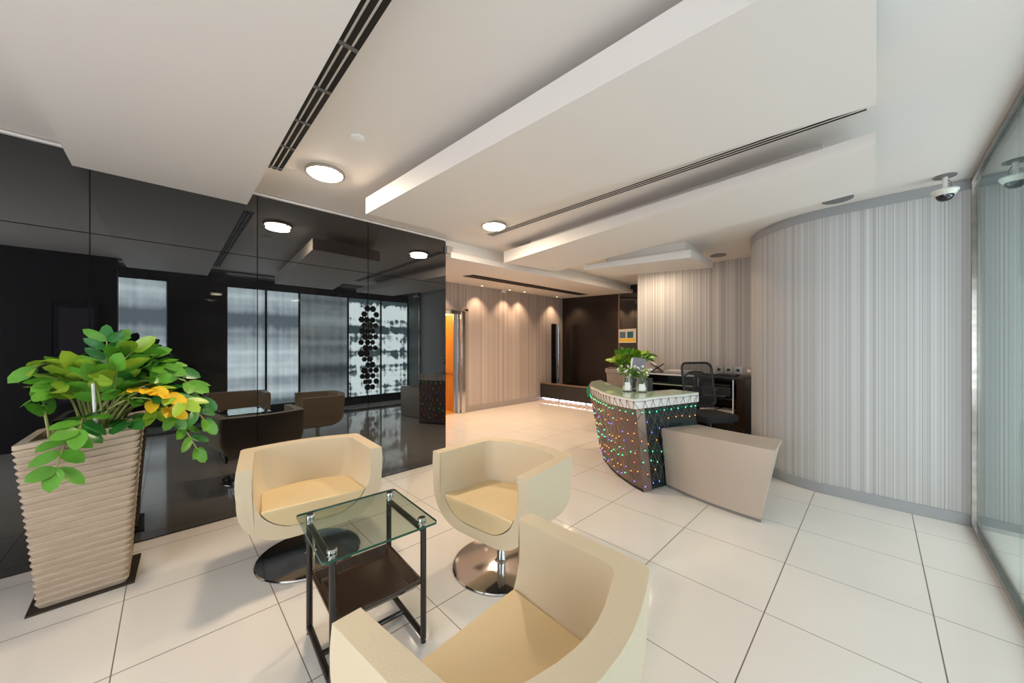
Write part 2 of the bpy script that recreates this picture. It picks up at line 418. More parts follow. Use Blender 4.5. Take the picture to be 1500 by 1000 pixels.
# lift: chrome jamb, amber car interior
t = thing('lift', 'lift with chrome door jamb and amber lit car at the hall end', 'lift', (-6.9, 4.4, 0))
part('door_jamb', B().box((-6.87, 5.03, 1.21), (.10, .10, 2.42)).box((-6.87, 4.0, 2.38), (.10, 1.9, .10)).box((-6.89, 4.93, 1.17), (.04, .06, 2.33)), M['chrome'], t, True, bevel=.006)
part('sliding_door', B().box((-6.95, 4.87, 1.17), (.03, .10, 2.33)), M['steel'], t, True, bevel=.004)
part('car_wall', B().box((-8.1, 4.2, 1.17), (.04, 1.6, 2.34)).box((-7.55, 4.93, 1.17), (1.1, .04, 2.34)).box((-7.55, 3.4, 1.17), (1.1, .04, 2.34)), M['lift'], t, True)
part('handrail', B().cyl((-7.0, 4.88, .95), (-8.0, 4.88, .95), .018, seg=10), M['chrome'], t, True, smooth=True)
part('car_ceiling', B().box((-7.5, 4.15, 2.36), (1.1, 1.5, .03)), M['lift_glow'], t, True)
part('car_floor', B().box((-7.5, 4.15, .011), (1.16, 1.5, .018)), M['lift'], t, True)

# water wall (slanted in plan) and basin
W0 = Vector((-6.95, 8.895)); W1 = Vector((-3.2, 7.85)); WD = (W1-W0).normalized(); WN = Vector((WD.y, -WD.x))  # WN points to the room
def onw(x, off=0):
    t_ = (x-W0.x)/WD.x; p = W0 + WD*t_ + WN*off; return (p.x, p.y)
b = B(); b.prism([tuple(W0), onw(-4.565), (onw(-4.565)[0]+.1, onw(-4.565)[1]+.3), (W0.x+.1, W0.y+.35)], 0, 3.1)
struct('wall_back_water', b, M['marble'], 'dark brown stone water wall rising behind the basin', 'wall')
b = B(); b.prism([onw(-4.54), onw(-3.2), (-3.1, 8.2), (-4.44, 8.56)], 0, 3.12)
struct('wall_back_niche', b, M['blackglass'], 'glossy black wall beside the water wall', 'wall')
b = B(); b.prism([onw(-4.575, .012), onw(-4.535, .012), onw(-4.535, -.02), onw(-4.575, -.02)], .05, 2.93)
struct('trim_5', b, M['bronze'], 'slim pale vertical bead between water wall and black wall', 'trim')
t = thing('water_basin', 'low charcoal basin with bronze rim under the dark water wall', 'basin', (-5.8, 7.8, 0))
part('front_panel', B().box((-5.78, 7.83, .295), (2.14, .05, .40)), M['basin'], t, True, bevel=.004)
part('end_panel', B().box((-4.74, 8.0, .295), (.05, .33, .40)), M['basin'], t, True)
part('rim', B().prism([(-6.84, 7.79), (-4.71, 7.79), (-4.71, 7.88), (-6.84, 7.88)], .495, .525), M['bronze'], t, True, bevel=.003)
part('basin_floor', B().prism([(-6.84, 7.86), (-4.75, 7.86), (-4.75, 8.2), (-6.84, 8.75)], .38, .42), M['basin'], t, True)
part('led_strip', B().box((-5.78, 7.91, .075), (2.12, .02, .03)), M['ledwhite'], t, True)
part('support', B().box((-5.8, 7.98, .06), (2.06, .06, .12)).box((-6.2, 7.90, .05), (.03, .1, .1)).box((-5.3, 7.90, .05), (.03, .1, .1)), M['offwhite'], t, True)
b = B()
for i in range(420):
    x = random.uniform(-6.8, -4.7); y = random.uniform(7.62, 7.88); r = random.uniform(.012, .026)
    b.ball((x, y, r*.7), r, 6, (1, 1, .75))
tag(part('pebbles', b, M['pebble'], None, smooth=True), 'bed of pale pebbles glowing under the water basin', 'pebbles', kind='stuff')
# slim black glass strip and chrome bar in the corner
tag(center(part('glass_strip', B().box((-6.85, 8.44, 1.35), (.015, .24, 1.82)), M['blackglass'], None)), 'narrow black glass strip on the pinstripe wall beside the water wall', 'glass strip')
tag(center(part('chrome_bar', B().cyl((-6.80, 8.60, .42), (-6.80, 8.60, 2.24), .018, seg=12), M['chrome'], None, smooth=True)), 'thin upright chrome bar in the corner by the water wall', 'bar')
# small illuminated print on black wall
t = thing('framed_sign', 'small cream sign with two teal squares and a yellow band on black wall', 'sign', (*onw(-4.27, .01), 1.68), math.atan2(WD.y, WD.x))
part('board', B().box((0, -.012, .16), (.56, .02, .34)), M['cream'], t, bevel=.003)
part('blue_square', B().box((-.145, -.025, .185), (.19, .008, .155)), M['bluegrey'], t, label='grey blue square')
part('teal_square', B().box((.10, -.025, .185), (.19, .008, .155)), M['teal'], t, label='teal square')
part('yellow_band', B().box((0, -.025, .055), (.52, .008, .07)), M['yellow'], t, label='yellow band')

# striped back wall behind reception, and curved wall
strip_wall('wall_back', [(-3.43, 6.95), (-1.0, 6.95)], 0, 3.1, .2, M['stripe_back'], 'greige pinstripe wall behind the reception counter', 1)
strip_wall('wall_back_return', [(-3.43, 7.0), (-3.43, 8.4)], 0, 3.1, .12, M['stripe_back'], 'short return of the pinstripe wall by the black niche', -1)
def arc_path():
    P = [(.60, 5.10), (.2, 5.085), (-.12, 5.085)]
    # curve away to the back
    cx, cy, rx, ry = -.30, 5.085+1.05, .95, 1.05
    for k in range(1, 25):
        a = -PI/2 - k*PI/2/24
        P.append((cx+rx*math.cos(a), cy+ry*math.sin(a)))
    P.append((cx-rx, 6.95))
    return P
AP = arc_path()
strip_wall('wall_curved', AP, 0, 2.99, .15, M['stripe'], 'curved pale grey pinstripe wall beside the glass partition', -1)
def band(path, z0, z1, t0, t1):
    """a strip following the path, from offset t0 to t1 on the room side"""
    P = [Vector(p) for p in path]; n = len(P); out = []
    for i in range(n):
        d = (P[min(i+1, n-1)] - P[max(i-1, 0)]).normalized(); out.append(Vector((-d.y, d.x)))
    b = B(); rings = []
    for i in range(n):
        a = P[i] + out[i]*t0; c = P[i] + out[i]*t1
        rings.append([(a.x, a.y, z0), (c.x, c.y, z0), (c.x, c.y, z1), (a.x, a.y, z1)])
    b.loft(rings); return b
struct('baseboard_curved', band(AP, 0, .105, -.02, .018), M['grey'], 'grey skirting following the curved pinstripe wall', 'baseboard', smooth=True)
struct('trim_6', band(AP, 2.985, 3.078, -.03, .012), M['grey'], 'grey band along the top of the curved pinstripe wall', 'trim', smooth=True)
struct('baseboard_back', B().box((-2.3, 6.94, .05), (2.2, .02, .10)), M['taupe'], 'skirting at the foot of the reception back wall', 'baseboard')

# right wall: glass partition with chrome frame
GX = .605
gl = [(-.60, .82), (.82, 2.24), (2.24, 3.66), (3.66, 5.05)]
for i, (y0, y1) in enumerate(gl):
    b = B(); b.box((GX, (y0+y1)/2, 1.53), (.012, y1-y0-.006, 2.98))
    struct('window_%d' % (i+1), b, M['pglass'], ['glass partition pane nearest the dark screen', 'second glass pane of the right partition', 'third glass pane of the right partition', 'glass pane meeting the curved wall'][i], 'glass pane')
b = B(); b.box((GX, 2.23, .022), (.05, 5.68, .044)); b.box((GX, 2.23, 3.055), (.05, 5.68, .05)); b.box((GX, 5.065, 1.53), (.045, .04, 3.06))
struct('trim_7', b, M['steel2'], 'chrome frame of the glass partition', 'trim', bevel=.004)
# rest of the right wall and the wall behind the viewer
struct('wall_right', B().prism(rect(.60, .80, -3.2, -.62), 0, CZ), M['greydark'], 'dark wall beside the glass partition', 'wall')
struct('wall_front', B().prism(rect(-4.6, .8, -3.4, -3.2), 0, CZ), M['greydark'], 'wall at the unseen end of the lounge', 'wall')
b = B(); b.box((-1.0, -3.19, 1.55), (2.9, .01, 2.5))
o = struct('window_11', b, M['fill_blind'], 'added glowing fill window at the unseen end of the lounge', 'window')  # added unseen window, there to brighten the lounge from behind the viewer
t = thing('wall_screen', 'tall black framed display with chrome edge on the dark wall', 'screen', (.59, -1.05, .5), PI/2)
part('frame', B().box((0, .012, .95), (.46, .03, 1.65)), M['black'], t, bevel=.006)
part('chrome_edge', B().box((-.245, .014, .95), (.02, .034, 1.68)).box((.245, .014, .95), (.02, .034, 1.68)), M['chrome'], t)
part('panel', B().box((0, .032, .95), (.36, .012, 1.5)), pbr('dull_violet_panel', (.07, .06, .08), .4), t)

# vestibule beyond the glass with daylit windows
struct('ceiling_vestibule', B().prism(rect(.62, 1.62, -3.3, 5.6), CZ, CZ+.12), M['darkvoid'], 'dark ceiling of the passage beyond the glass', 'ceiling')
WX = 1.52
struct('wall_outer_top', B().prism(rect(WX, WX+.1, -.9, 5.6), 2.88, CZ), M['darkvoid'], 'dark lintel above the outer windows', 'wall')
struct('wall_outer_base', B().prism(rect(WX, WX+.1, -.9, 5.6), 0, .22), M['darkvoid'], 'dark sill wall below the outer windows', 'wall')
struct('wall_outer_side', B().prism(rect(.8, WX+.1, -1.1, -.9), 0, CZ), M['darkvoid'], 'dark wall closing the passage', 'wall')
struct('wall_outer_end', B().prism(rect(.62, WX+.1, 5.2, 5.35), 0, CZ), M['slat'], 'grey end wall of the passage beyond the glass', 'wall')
struct('wall_outer_pier', B().prism(rect(WX-.03, WX+.1, -.02, .90), 0, CZ), M['brick'], 'brown stone pier between the outer windows', 'wall')
segs = [(-.86, -.02), (.90, 1.62), (1.62, 2.30), (2.30, 3.45), (3.45, 4.35), (4.35, 5.2)]
n = 5
for (y0, y1) in segs:
    b = B(); b.box((WX+.03, (y0+y1)/2, 1.55), (.01, y1-y0-.03, 2.66))
    o = struct('window_%d' % n, b, [M['blind'], M['blind'], M['blind'], M['blind_dull'], M['view'], M['view']][n-5], ['daylit outer window between dark wall and stone pier', 'daylit outer window just past the stone pier', 'second daylit outer window past the stone pier', 'dull middle outer window with sheer blind', 'outer window with a bright view behind the hexagon screen', 'outer window with a bright view by the passage end'][n-5], 'window'); n += 1
b = B()
for y in (-.86, .90, 1.62, 2.30, 3.45, 4.35, 5.19): b.box((WX+.01, y, 1.55), (.05, .04, 2.7))
struct('trim_8', b, M['darkvoid'], 'dark mullions of the outer windows', 'trim')
# hanging hexagon decoration between the windows
b = B()
for r in range(15):
    z = .45 + r*.155
    for c in range(3):
        if random.random() < .18: continue
        y = 3.78 + c*.15 + (.085 if r % 2 else 0) + random.uniform(-.02, .02)
        rad = random.uniform(.07, .10)
        ring = [[(WX-.09+dx, y+rad*math.cos(PI/3*k), z+rad*math.sin(PI/3*k)) for k in range(6)] for dx in (0, .012)]
        b.loft(ring)
b.cyl((WX-.084, 3.93, .0), (WX-.084, 3.93, 3.07), .008, seg=6)
tag(part('hexagon_screen', b, M['darkvoid'], None), 'tall screen of dark hexagons standing in front of the outer windows', 'screen')

# ------------------------------------------------------------------ ceiling features
def slab(name, label, bot, top, neck, neckz):
    t = thing(name, label, 'ceiling panel', (sum(p[0] for p in bot)/len(bot), sum(p[1] for p in bot)/len(bot), min(z for *_, z in bot)))
    t['kind'] = 'structure'
    part('panel', B().prism([p[:2] for p in bot], [p[2] for p in bot], top), M['paint'], t, True)
    part('neck', B().prism(neck, neckz, CZ+.02), M['paint'], t, True)
    return t
Z = 2.83
slab('ceiling_panel_1', 'widest suspended white ceiling slab, nearest the viewer', [(-3.317, 1.321, Z), (-.291, 1.506, Z), (0, 1.515, Z), (.002, 2.592, Z), (-3.277, 2.215, Z)],
     [2.976, 2.995, 2.995, 2.975, 2.975], [(-3.0, 1.62), (-.12, 1.78), (-.12, 2.40), (-3.0, 2.0)], 2.96)
slab('ceiling_panel_2', 'long suspended white ceiling slab beside the slot diffuser', [(-3.86, 3.58, Z), (0, 3.098, Z), (0, 3.974, Z), (-2.367, 4.385, Z), (-3.70, 4.61, Z)],
     [3.0, 2.907, 2.907, 2.99, 3.0], [(-3.42, 3.70), (-.27, 3.45), (-.27, 3.80), (-3.3, 4.2)], 2.9)
slab('ceiling_panel_3', 'small suspended white ceiling slab above the reception', [(-3.3, 4.837, Z), (-1.801, 5.232, Z), (-1.797, 6.168, Z), (-3.218, 5.648, Z)],
     [2.90, 2.945, 2.945, 2.90], [(-3.0, 5.02), (-1.9, 5.29), (-1.89, 6.02), (-2.95, 5.55)], 2.88)
b = B(); b.prism(rect(-4.17, 1.0 - .41, -.515, .535), 2.94, CZ+.02)
struct('ceiling_bulkhead', b, M['paint'], 'wide dropped white ceiling bulkhead overhead at the left', 'ceiling bulkhead')
# slot diffusers
def diffuser(label, x0, x1, y, w, nslot, slotw, ties, group=None):
    t = thing('slot_diffuser', label, 'air vent', ((x0+x1)/2, y, CZ-.004), 0, group)
    L_ = x1-x0
    part('frame', B().box((0, 0, .000), (L_, w, .007)), M['paint'], t)
    pitch = w/(nslot+.4)
    for k in range(nslot):
        yy = (k-(nslot-1)/2)*pitch
        part('slot', B().box((0, yy, -.005), (L_-.02, slotw, .005)), M['vent'], t)
    for i in range(ties):
        part('clip', B().box((-L_/2 + (i+.12)*L_/ties, 0, -.0085), (.025, pitch*(nslot-1)+slotw*.9, .003)), M['camdisc'], t)
    return t
diffuser('three slot linear air diffuser with clips beside the bulkhead', -3.50, .2, .630, .13, 3, .026, 9)
diffuser('long three slot linear air diffuser running between two ceiling slabs', -3.60, -.03, 3.085, .12, 3, .013, 0)
t = thing('hall_air_grille', 'dark linear air grille in the sloping hall soffit', 'air vent', (-5.6, 6.3, 2.98))
def zs(x, y):  # underside of the soffit
    f = (x+4.19)/(-2.71); a = 2.865 + (y-2.75)/5.37*.03; c = 3.065 + (y-2.75)/6.1*.01
    return a + (c-a)*f
gx0, gx1, gy0, gy1 = -5.72, -5.38, 4.2, 8.05
def sq(x0, x1, y0, y1, d0, d1): return [(x0, y0, zs(x0, y0)-d1), (x1, y0, zs(x1, y0)-d1), (x1, y1, zs(x1, y1)-d1), (x0, y1, zs(x0, y1)-d1), (x0, y0, zs(x0, y0)-d0), (x1, y0, zs(x1, y0)-d0), (x1, y1, zs(x1, y1)-d0), (x0, y1, zs(x0, y1)-d0)]
part('backing', B().hexa(sq(gx0, gx1, gy0, gy1, -.01, .006)), M['vent'], t, True)
b = B()
for k in range(5):
    x = gx0 + (gx1-gx0)*(k+.5)/5
    b.hexa(sq(x-.011, x+.011, gy0, gy1, .006, .013))
b.hexa(sq(gx0, gx1, 6.0, 6.06, .006, .015))
part('blade', b, M['ventgrey'], t, True)

# ceiling lamps
def lamp(x, y, label, dn=1):
    t = thing('ceiling_light', label, 'ceiling light', (x, y, CZ), 0, None)
    part('ring', B().lathe([(.150, 0), (.152, -.012), (.150, -.024), (.138, -.026), (.138, -.004), (.136, 0)]), M['lampring'], t, smooth=True)
    part('diffuser', B().lathe([(.136, -.006), (.134, -.024), (.118, -.040), (.08, -.052), (.03, -.058), (0, -.059)]), M['lampglow'], t, smooth=True)
    for cx_, cy_ in ((0, -.143), (.124, .072), (-.124, .072)): part('clip', B().box((cx_, cy_, -.02), (.014, .014, .03)), M['lampring'], t)
    return t
LAMPS = [(-3.26, .955, 'round ceiling light above the front of the black wall'), (-3.26, 2.86, 'round ceiling light glowing by the end of the thin slot diffuser'),
         (-3.05, 6.3, 'added round fill light hidden above the smallest slab')]  # last one is added out of sight to brighten the reception back wall
for a in LAMPS: lamp(*a)
def downlight(x, y, label):
    z = zs(x, y)-.004
    t = thing('downlight', label, 'downlight', (x, y, z), 0, 'small downlights along the far hall wall')
    part('rim', B().lathe([(.045, .0), (.046, -.006), (.034, -.008), (.033, .0)]), M['white'], t, smooth=True)
    part('bulb', B().lathe([(.031, -.001), (.025, -.004), (0, -.006)]), M['spotglow'], t, smooth=True)
DL = [(-6.62, 4.35), (-6.62, 5.42), (-6.62, 6.35), (-6.62, 6.9), (-6.62, 8.3)]
nm = ['small recessed downlight over the lift door', 'small recessed downlight just right of the lift', 'small recessed downlight beside the white detector', 'small recessed downlight at the middle of the pinstripe wall', 'small recessed downlight in the corner by the water wall']
for (x, y), l in zip(DL, nm): downlight(x, y, l)
# small ceiling and wall fittings
tag(center(part('smoke_detector', B().lathe([(.045, 0), (.045, -.010), (.03, -.016), (0, -.017)], (-2.566, .964, CZ)), M['white'], None, smooth=True)), 'flat white ceiling sprinkler cover between lamp and slab', 'detector')
tag(center(part('speaker_grille', B().lathe([(.12, 0), (.12, -.012), (.09, -.016), (0, -.016)], (-.27, 4.84, CZ)), M['camdisc'], None, smooth=True)), 'dark round ceiling grille half hidden behind the long slab', 'ceiling grille')
tag(center(part('speaker_grille', B().lathe([(.12, 0), (.12, -.012), (.09, -.016), (0, -.016)], (-1.80, 6.45, CZ)), M['camdisc'], None, smooth=True)), 'dark round ceiling grille behind the smallest slab', 'ceiling grille')
t = thing('motion_sensor', 'small white sensor box high on the far pinstripe wall', 'sensor', (-6.84, 6.31, 2.99))
part('body', B().box((.03, 0, .045), (.06, .14, .09)), M['white'], t, bevel=.01)
part('lens', B().ball((.06, 0, .04), .02, 10), M['camwhite'], t, smooth=True)
# dome camera
t = thing('security_camera', 'cream dome security camera hanging from ceiling near the glass corner', 'security camera', (.42, 4.86, CZ))
q = .69
part('ceiling_plate', B().lathe([(.10*q, -.001), (.10*q, -.008), (.095*q, -.011), (.03*q, -.013), (.0, -.013)]), M['camdisc'], t, smooth=True)
part('stem', B().cyl((0, 0, -.010), (0, 0, -.125), .024*q, seg=20), M['white'], t, smooth=True)
part('cable', B().tube([(.015, -.01, -.04), (.032, -.015, -.07), (.036, -.015, -.10), (.022, -.01, -.12)], .0035, 6), M['camdisc'], t, smooth=True)
part('housing', B().lathe([(.0, -.115), (.05*q, -.118), (.118*q, -.126), (.121*q, -.136), (.105*q, -.152), (.088*q, -.172), (.0, -.173)]), M['camwhite'], t, smooth=True)
part('dome', B().lathe([(.078*q, -.170), (.074*q, -.190), (.058*q, -.207), (.032*q, -.218), (0, -.221)]), M['camdome'], t, smooth=True)
# sockets
slab_l = ['leftmost wall socket plate over the back counter', 'second wall socket plate over the back counter', 'third wall socket plate from the left', 'rightmost wall socket plate near the curved wall']
for i, (x, l) in enumerate(zip((-1.921, -1.773, -1.631, -1.473), slab_l)):
    t = thing('wall_socket', l, 'wall socket', (x, 6.945, 1.12), 0, 'steel socket plates above the back counter')
    part('plate', B().box((0, -.006, .06), (.115, .012, .12)), M['bronze'] if i == 3 else M['steel'], t, bevel=.002)
    b = B(); b.box((0, -.014, .06), (.05, .006, .045))
    part('insert', b, M['white'] if i == 3 else M['black'], t)

# ------------------------------------------------------------------ tub chairs
def hwf(z, top, zb=.285, zt=.60):
    if z >= zt: return top*(1 + .015*math.sin(PI*(z-zt)/(.8-zt)))
    u = min(1, (zt-z)/(zt-zb)); return top*(.30+.70*(1-u**2.5)**(1/2.1))
def plan(hf, hb, yf, yc, ym, r, n=6):
    """open path: front left -> back -> front right (x<0 is left), bowed back"""
    P = []
    for k in range(6): f = k/6; P.append((-hf+(hf-hb)*f, yf+(yc-r-yf)*f))
    for k in range(n+1):
        a = PI - k*PI/2/n
        P.append((-hb+r+r*math.cos(a), yc-r+r*math.sin(a)))
    for k in range(1, 8):
        f = k/8; x = -(hb-r)+2*(hb-r)*f
        P.append((x, yc+(ym-yc)*math.sin(PI*f)))
    Q = [(-x, y) for x, y in P[::-1]]
    k = len(P)
    left = P[:6+n+1]
    mid = P[6+n+1:]
    return left + mid + [(-x, y) for x, y in left[::-1]]
def make_chair(label, loc, rz):
    t = thing('tub_chair', label, 'armchair', loc, rz, 'cream leather tub chairs around the glass side table')
    zl = [.286, .289, .295, .304, .317, .334, .354, .378, .405, .44, .48, .52, .56, .60, .65, .70, .75, .80]
    ybk = lambda z: .33 - .025*(.8-z)/.5 - (.16*((.48-z)/.195)**2.4 if z < .48 else 0)
    outer = []
    for z in zl:
        h = hwf(z, .455); kf = h/.455; yb = ybk(z)
        outer.append([(x, y, z) for x, y in plan(h, h*.935, -.27, yb, yb+.065, .045*kf+.01)])
    il = [.355, .359, .367, .378, .392, .41, .435, .46, .50, .54, .60, .66, .72, .77, .80]
    inner = []
    for z in il:
        h = hwf(z-.068 if z < .6 else z, .455)*.985-.078; yb = ybk(z)-.085
        inner.append([(x, y, z) for x, y in plan(h, h*.93, -.27, yb, yb+.055, .085)])
    b = B(); bm = b.bm
    O = [[bm.verts.new(p) for p in r] for r in outer]; I = [[bm.verts.new(p) for p in r] for r in inner]
    n_ = len(O[0])
    for R, fl in ((O, 0), (I, 1)):
        for a, c in zip(R, R[1:]):
            for i in range(n_-1): b._f([a[i], a[i+1], c[i+1], c[i]])
    for i in range(n_-1): b._f([O[-1][i], O[-1][i+1], I[-1][i+1], I[-1][i]])     # rim
    b._f(O[0]); b._f(I[0])                                                          # bottom, inner floor
    fr = [r[0] for r in O[::-1]] + [r[-1] for r in O] + [r[-1] for r in I[::-1]] + [r[0] for r in I]
    b._f(fr)
    bmesh.ops.triangulate(bm, faces=[f for f in bm.faces if len(f.verts) > 4])
    part('shell', b, M['leather'], t, smooth=True, bevel=.012, seg=3, angle=50)
    # cushion that fills the bowl
    rings = []
    for z in (.36, .364, .372, .384, .40, .42, .445, .47, .495, .507):
        h = hwf(z-.068, .455)*.985-.078-.008; yb = ybk(z)-.09
        ins = .012 if z > .5 else 0
        pl = plan(h-ins, (h-ins)*.93, -.268+ins, yb-ins, yb+.05-ins, .08)
        rings.append([(x, y, z - (y+.27)*.05*(z > .42)) for x, y in pl])
    b = B(); b.loft(rings)
    part('seat_cushion', b, M['leather_seat'], t, smooth=True, bevel=.010, seg=3, angle=50)
    part('pole', B().cyl((0, 0, .02), (0, 0, .30), .032, seg=24).cyl((0, 0, .12), (0, 0, .125), .0345, seg=24).lathe([(.05, .018), (.04, .03), (.032, .036), (.0, .036)]), M['chrome'], t, smooth=True)
    part('underplate', B().box((0, 0, .282), (.20, .16, .014)), M['black'], t)
    part('base_disc', B().lathe([(.0, 0), (.350, 0), (.356, .006), (.350, .013), (.25, .018), (.0, .022)], seg=64), M['chrome'], t, smooth=True)
    return t
R_ = math.radians
make_chair('cream leather tub chair with its back to the black glass wall', (-3.04, .785, 0), R_(84))
make_chair('cream leather tub chair between side table and reception desk', (-1.925, 1.76, 0), R_(6))
make_chair('cream leather tub chair in the foreground seen from behind its back', (-.855, .81, 0), R_(274))

# ------------------------------------------------------------------ side table
t = thing('side_table', 'small glass topped side table with dark tube frame and lower tray', 'side table', (-1.95, .775, 0), R_(-3))
def rrect(w, d, r, n=5):
    P = []
    for cx, cy, a0 in ((w/2-r, d/2-r, 0), (-w/2+r, d/2-r, PI/2), (-w/2+r, -d/2+r, PI), (w/2-r, -d/2+r, 3*PI/2)):
        for k in range(n+1):
            a = a0 + k*PI/2/n; P.append((cx+r*math.cos(a), cy+r*math.sin(a)))
    return P
gt = B(); gt.prism(rrect(.585, .565, .022), .642, .654)
me = gt.mesh('glass_top', [M['tglass'], M['tglass_edge']])
for p in me.polygons:
    if abs(p.normal.z) < .5: p.material_index = 1
part('glass_top', me, None, t)
lx, ly = .235, .225
for sy in (-1, 1):
    b = B(); r_ = .016
    b.tube([(-lx, sy*ly, .605), (lx, sy*ly, .605)], r_, 12)
    part('top_bar', b, M['darkmetal'], t, smooth=True)
    part('bottom_bar', B().tube([(-lx, sy*ly, .035), (lx, sy*ly, .035)], r_, 12), M['darkmetal'], t, smooth=True)
    for sx in (-1, 1):
        l = part('leg', B().tube([(sx*lx, sy*ly, .022), (sx*lx, sy*ly, .618)], r_, 12), M['darkmetal'], t, smooth=True)
        part('foot', B().cyl((sx*lx, sy*ly, 0), (sx*lx, sy*ly, .024), .014, .010, 12), M['black'], l, smooth=True)
        part('glass_stud', B().lathe([(.014, .618), (.014, .634), (.022, .636), (.022, .642)], (sx*lx*.93, sy*ly, 0), 20).lathe([(.023, .6545), (.023, .664), (.018, .668), (0, .668)], (sx*lx*.93, sy*ly, 0), 20), M['chrome'], t, smooth=True)
b = B()
b.tube([(0, -ly, .035), (0, ly, .035)], .014, 10)
part('cross_bar', b, M['darkmetal'], t, smooth=True)
# tray
def ringrect(w, d, z): return [(w/2, d/2, z), (-w/2, d/2, z), (-w/2, -d/2, z), (w/2, -d/2, z)]
b = B(); b.loft([ringrect(.40, .38, .285), ringrect(.475, .445, .325), ringrect(.475, .445, .34), ringrect(.445, .415, .34), ringrect(.375, .35, .30)])
part('tray', b, M['traywood'], t, bevel=.004)

# ------------------------------------------------------------------ big ribbed planter with zz plant
tag(center(part('floor_mat', B().prism([(-3.47, -.605), (-3.485, -.165), (-3.93, -.15), (-3.93, -.62)], 0, .010), M['mat_dark'], None)), 'dark square stone mat under the ribbed planter', 'mat')
PC = (-3.70, -.385)
t = thing('potted_plant', 'leafy green plant in a tall ribbed terracotta planter on dark mat', 'potted plant', (*PC, .010))
def sqring(hw, hd, z, tilt=0, r=.02):
    return [(PC[0]+x, PC[1]+y, z+tilt*y) for x, y in rrect(2*hw, 2*hd, r, 2)]
rings = []
nr = 24
H0, H1 = .012, 1.03
for k in range(nr):
    for f, dd in ((0, 0.0), (.70, .012), (.86, .011), (.97, -.001)):
        z = H0 + (H1-H0)*(k+f)/nr; u = (z-H0)/(H1-H0)
        hw = .185 + .105*u; hd = .180 + .065*u**1.2
        rings.append(sqring(hw+dd, hd+dd, z, .13*u))
rings.append(sqring(.30, .255, 1.035, .13)); rings.append(sqring(.30, .255, 1.060, .13)); rings.append(sqring(.25, .205, 1.062, .13)); rings.append(sqring(.24, .195, .95, .10))
b = B(); b.loft(rings)
part('planter', b, M['pot'], t, True, smooth=False)
part('soil', B().prism(rect(PC[0]-.24, PC[0]+.24, PC[1]-.2, PC[1]+.2), .955, .975), M['soil'], t, True)
def leaf(b, base, d, up, L_, w):
    d = d.normalized(); s_ = d.cross(up)
    if s_.length < 1e-4: s_ = d.orthogonal()
    s_.normalize(); u_ = s_.cross(d).normalized()
    prof = [(0, .0), (.12, .62), (.32, 1.0), (.6, 1.0), (.85, .68), (1, 0)]
    L0 = []; R0 = []; C0 = []
    for f, k in prof:
        c = base + d*L_*f - u_*(L_*.16*f*f)
        C0.append(b.bm.verts.new(c)); 
        if 0 < f < 1:
            L0.append(b.bm.verts.new(c + s_*w*k*.5 + u_*w*.10*k)); R0.append(b.bm.verts.new(c - s_*w*k*.5 + u_*w*.10*k))
    n = len(prof)
    b._f([C0[0], C0[1], L0[0]]); b._f([C0[0], R0[0], C0[1]])
    for i in range(1, n-2):
        b._f([C0[i], C0[i+1], L0[i], L0[i-1]]); b._f([C0[i], R0[i-1], R0[i], C0[i+1]])
    b._f([C0[n-2], C0[n-1], L0[-1]]); b._f([C0[n-2], R0[-1], C0[n-1]])
def bez(a, c, e, n=14):
    return [a*(1-t)**2 + c*2*t*(1-t) + e*t*t for t in [k/n for k in range(n+1)]]
def stem(parent, a, tip, lift, mats, size, start=.3, npair=8, sr=.009, sag=0, mix=None, nm='stem'):
    size *= 1.32; npair = max(3, round(npair*.78))
    a = Vector(a); tip = Vector(tip); c = a.lerp(tip, .45) + Vector((0, 0, lift))
    P = bez(a, c, tip)
    s_ = part(nm, B().tube(P, [sr*(1-.6*i/len(P)) for i in range(len(P))], 7), M['stem'], parent, True, smooth=True)
    b = B(); N_ = len(P)-1
    for k in range(npair):
        f = start + (1-start)*k/(npair-1) if npair > 1 else 1
        i = min(N_-1, int(f*N_)); p = P[i].lerp(P[i+1], f*N_-i); d = (P[i+1]-P[i]).normalized()
        side = d.cross(Vector((0, 0, 1)))
        if side.length < .1: side = Vector((0, 1, 0))
        side.normalize()
        tw = random.uniform(-.5, .5)
        side = Matrix.Rotation(tw, 3, d) @ side
        nrm = side.cross(d).normalized()
        for sgn in (-1, 1):
            b.mi = 0 if random.random() < .72 else min(1, len(mats)-1)
            dd = side*sgn*.85 + d*.65 + nrm*random.uniform(-.1, .25)
            leaf(b, p, dd, nrm, size*random.uniform(.85, 1.15), size*random.uniform(.46, .56))
    leaf(b, P[-1], P[-1]-P[-3], Vector((1, 0, .6)), size, size*.55)
    part('leaflets', b, mats, s_, True, smooth=True)
G, D_, LM, Y_ = M['leaf'], M['leaf_dark'], M['leaf_lime'], M['leaf_yellow']
bx, by, bz = -3.68, -.36, .97
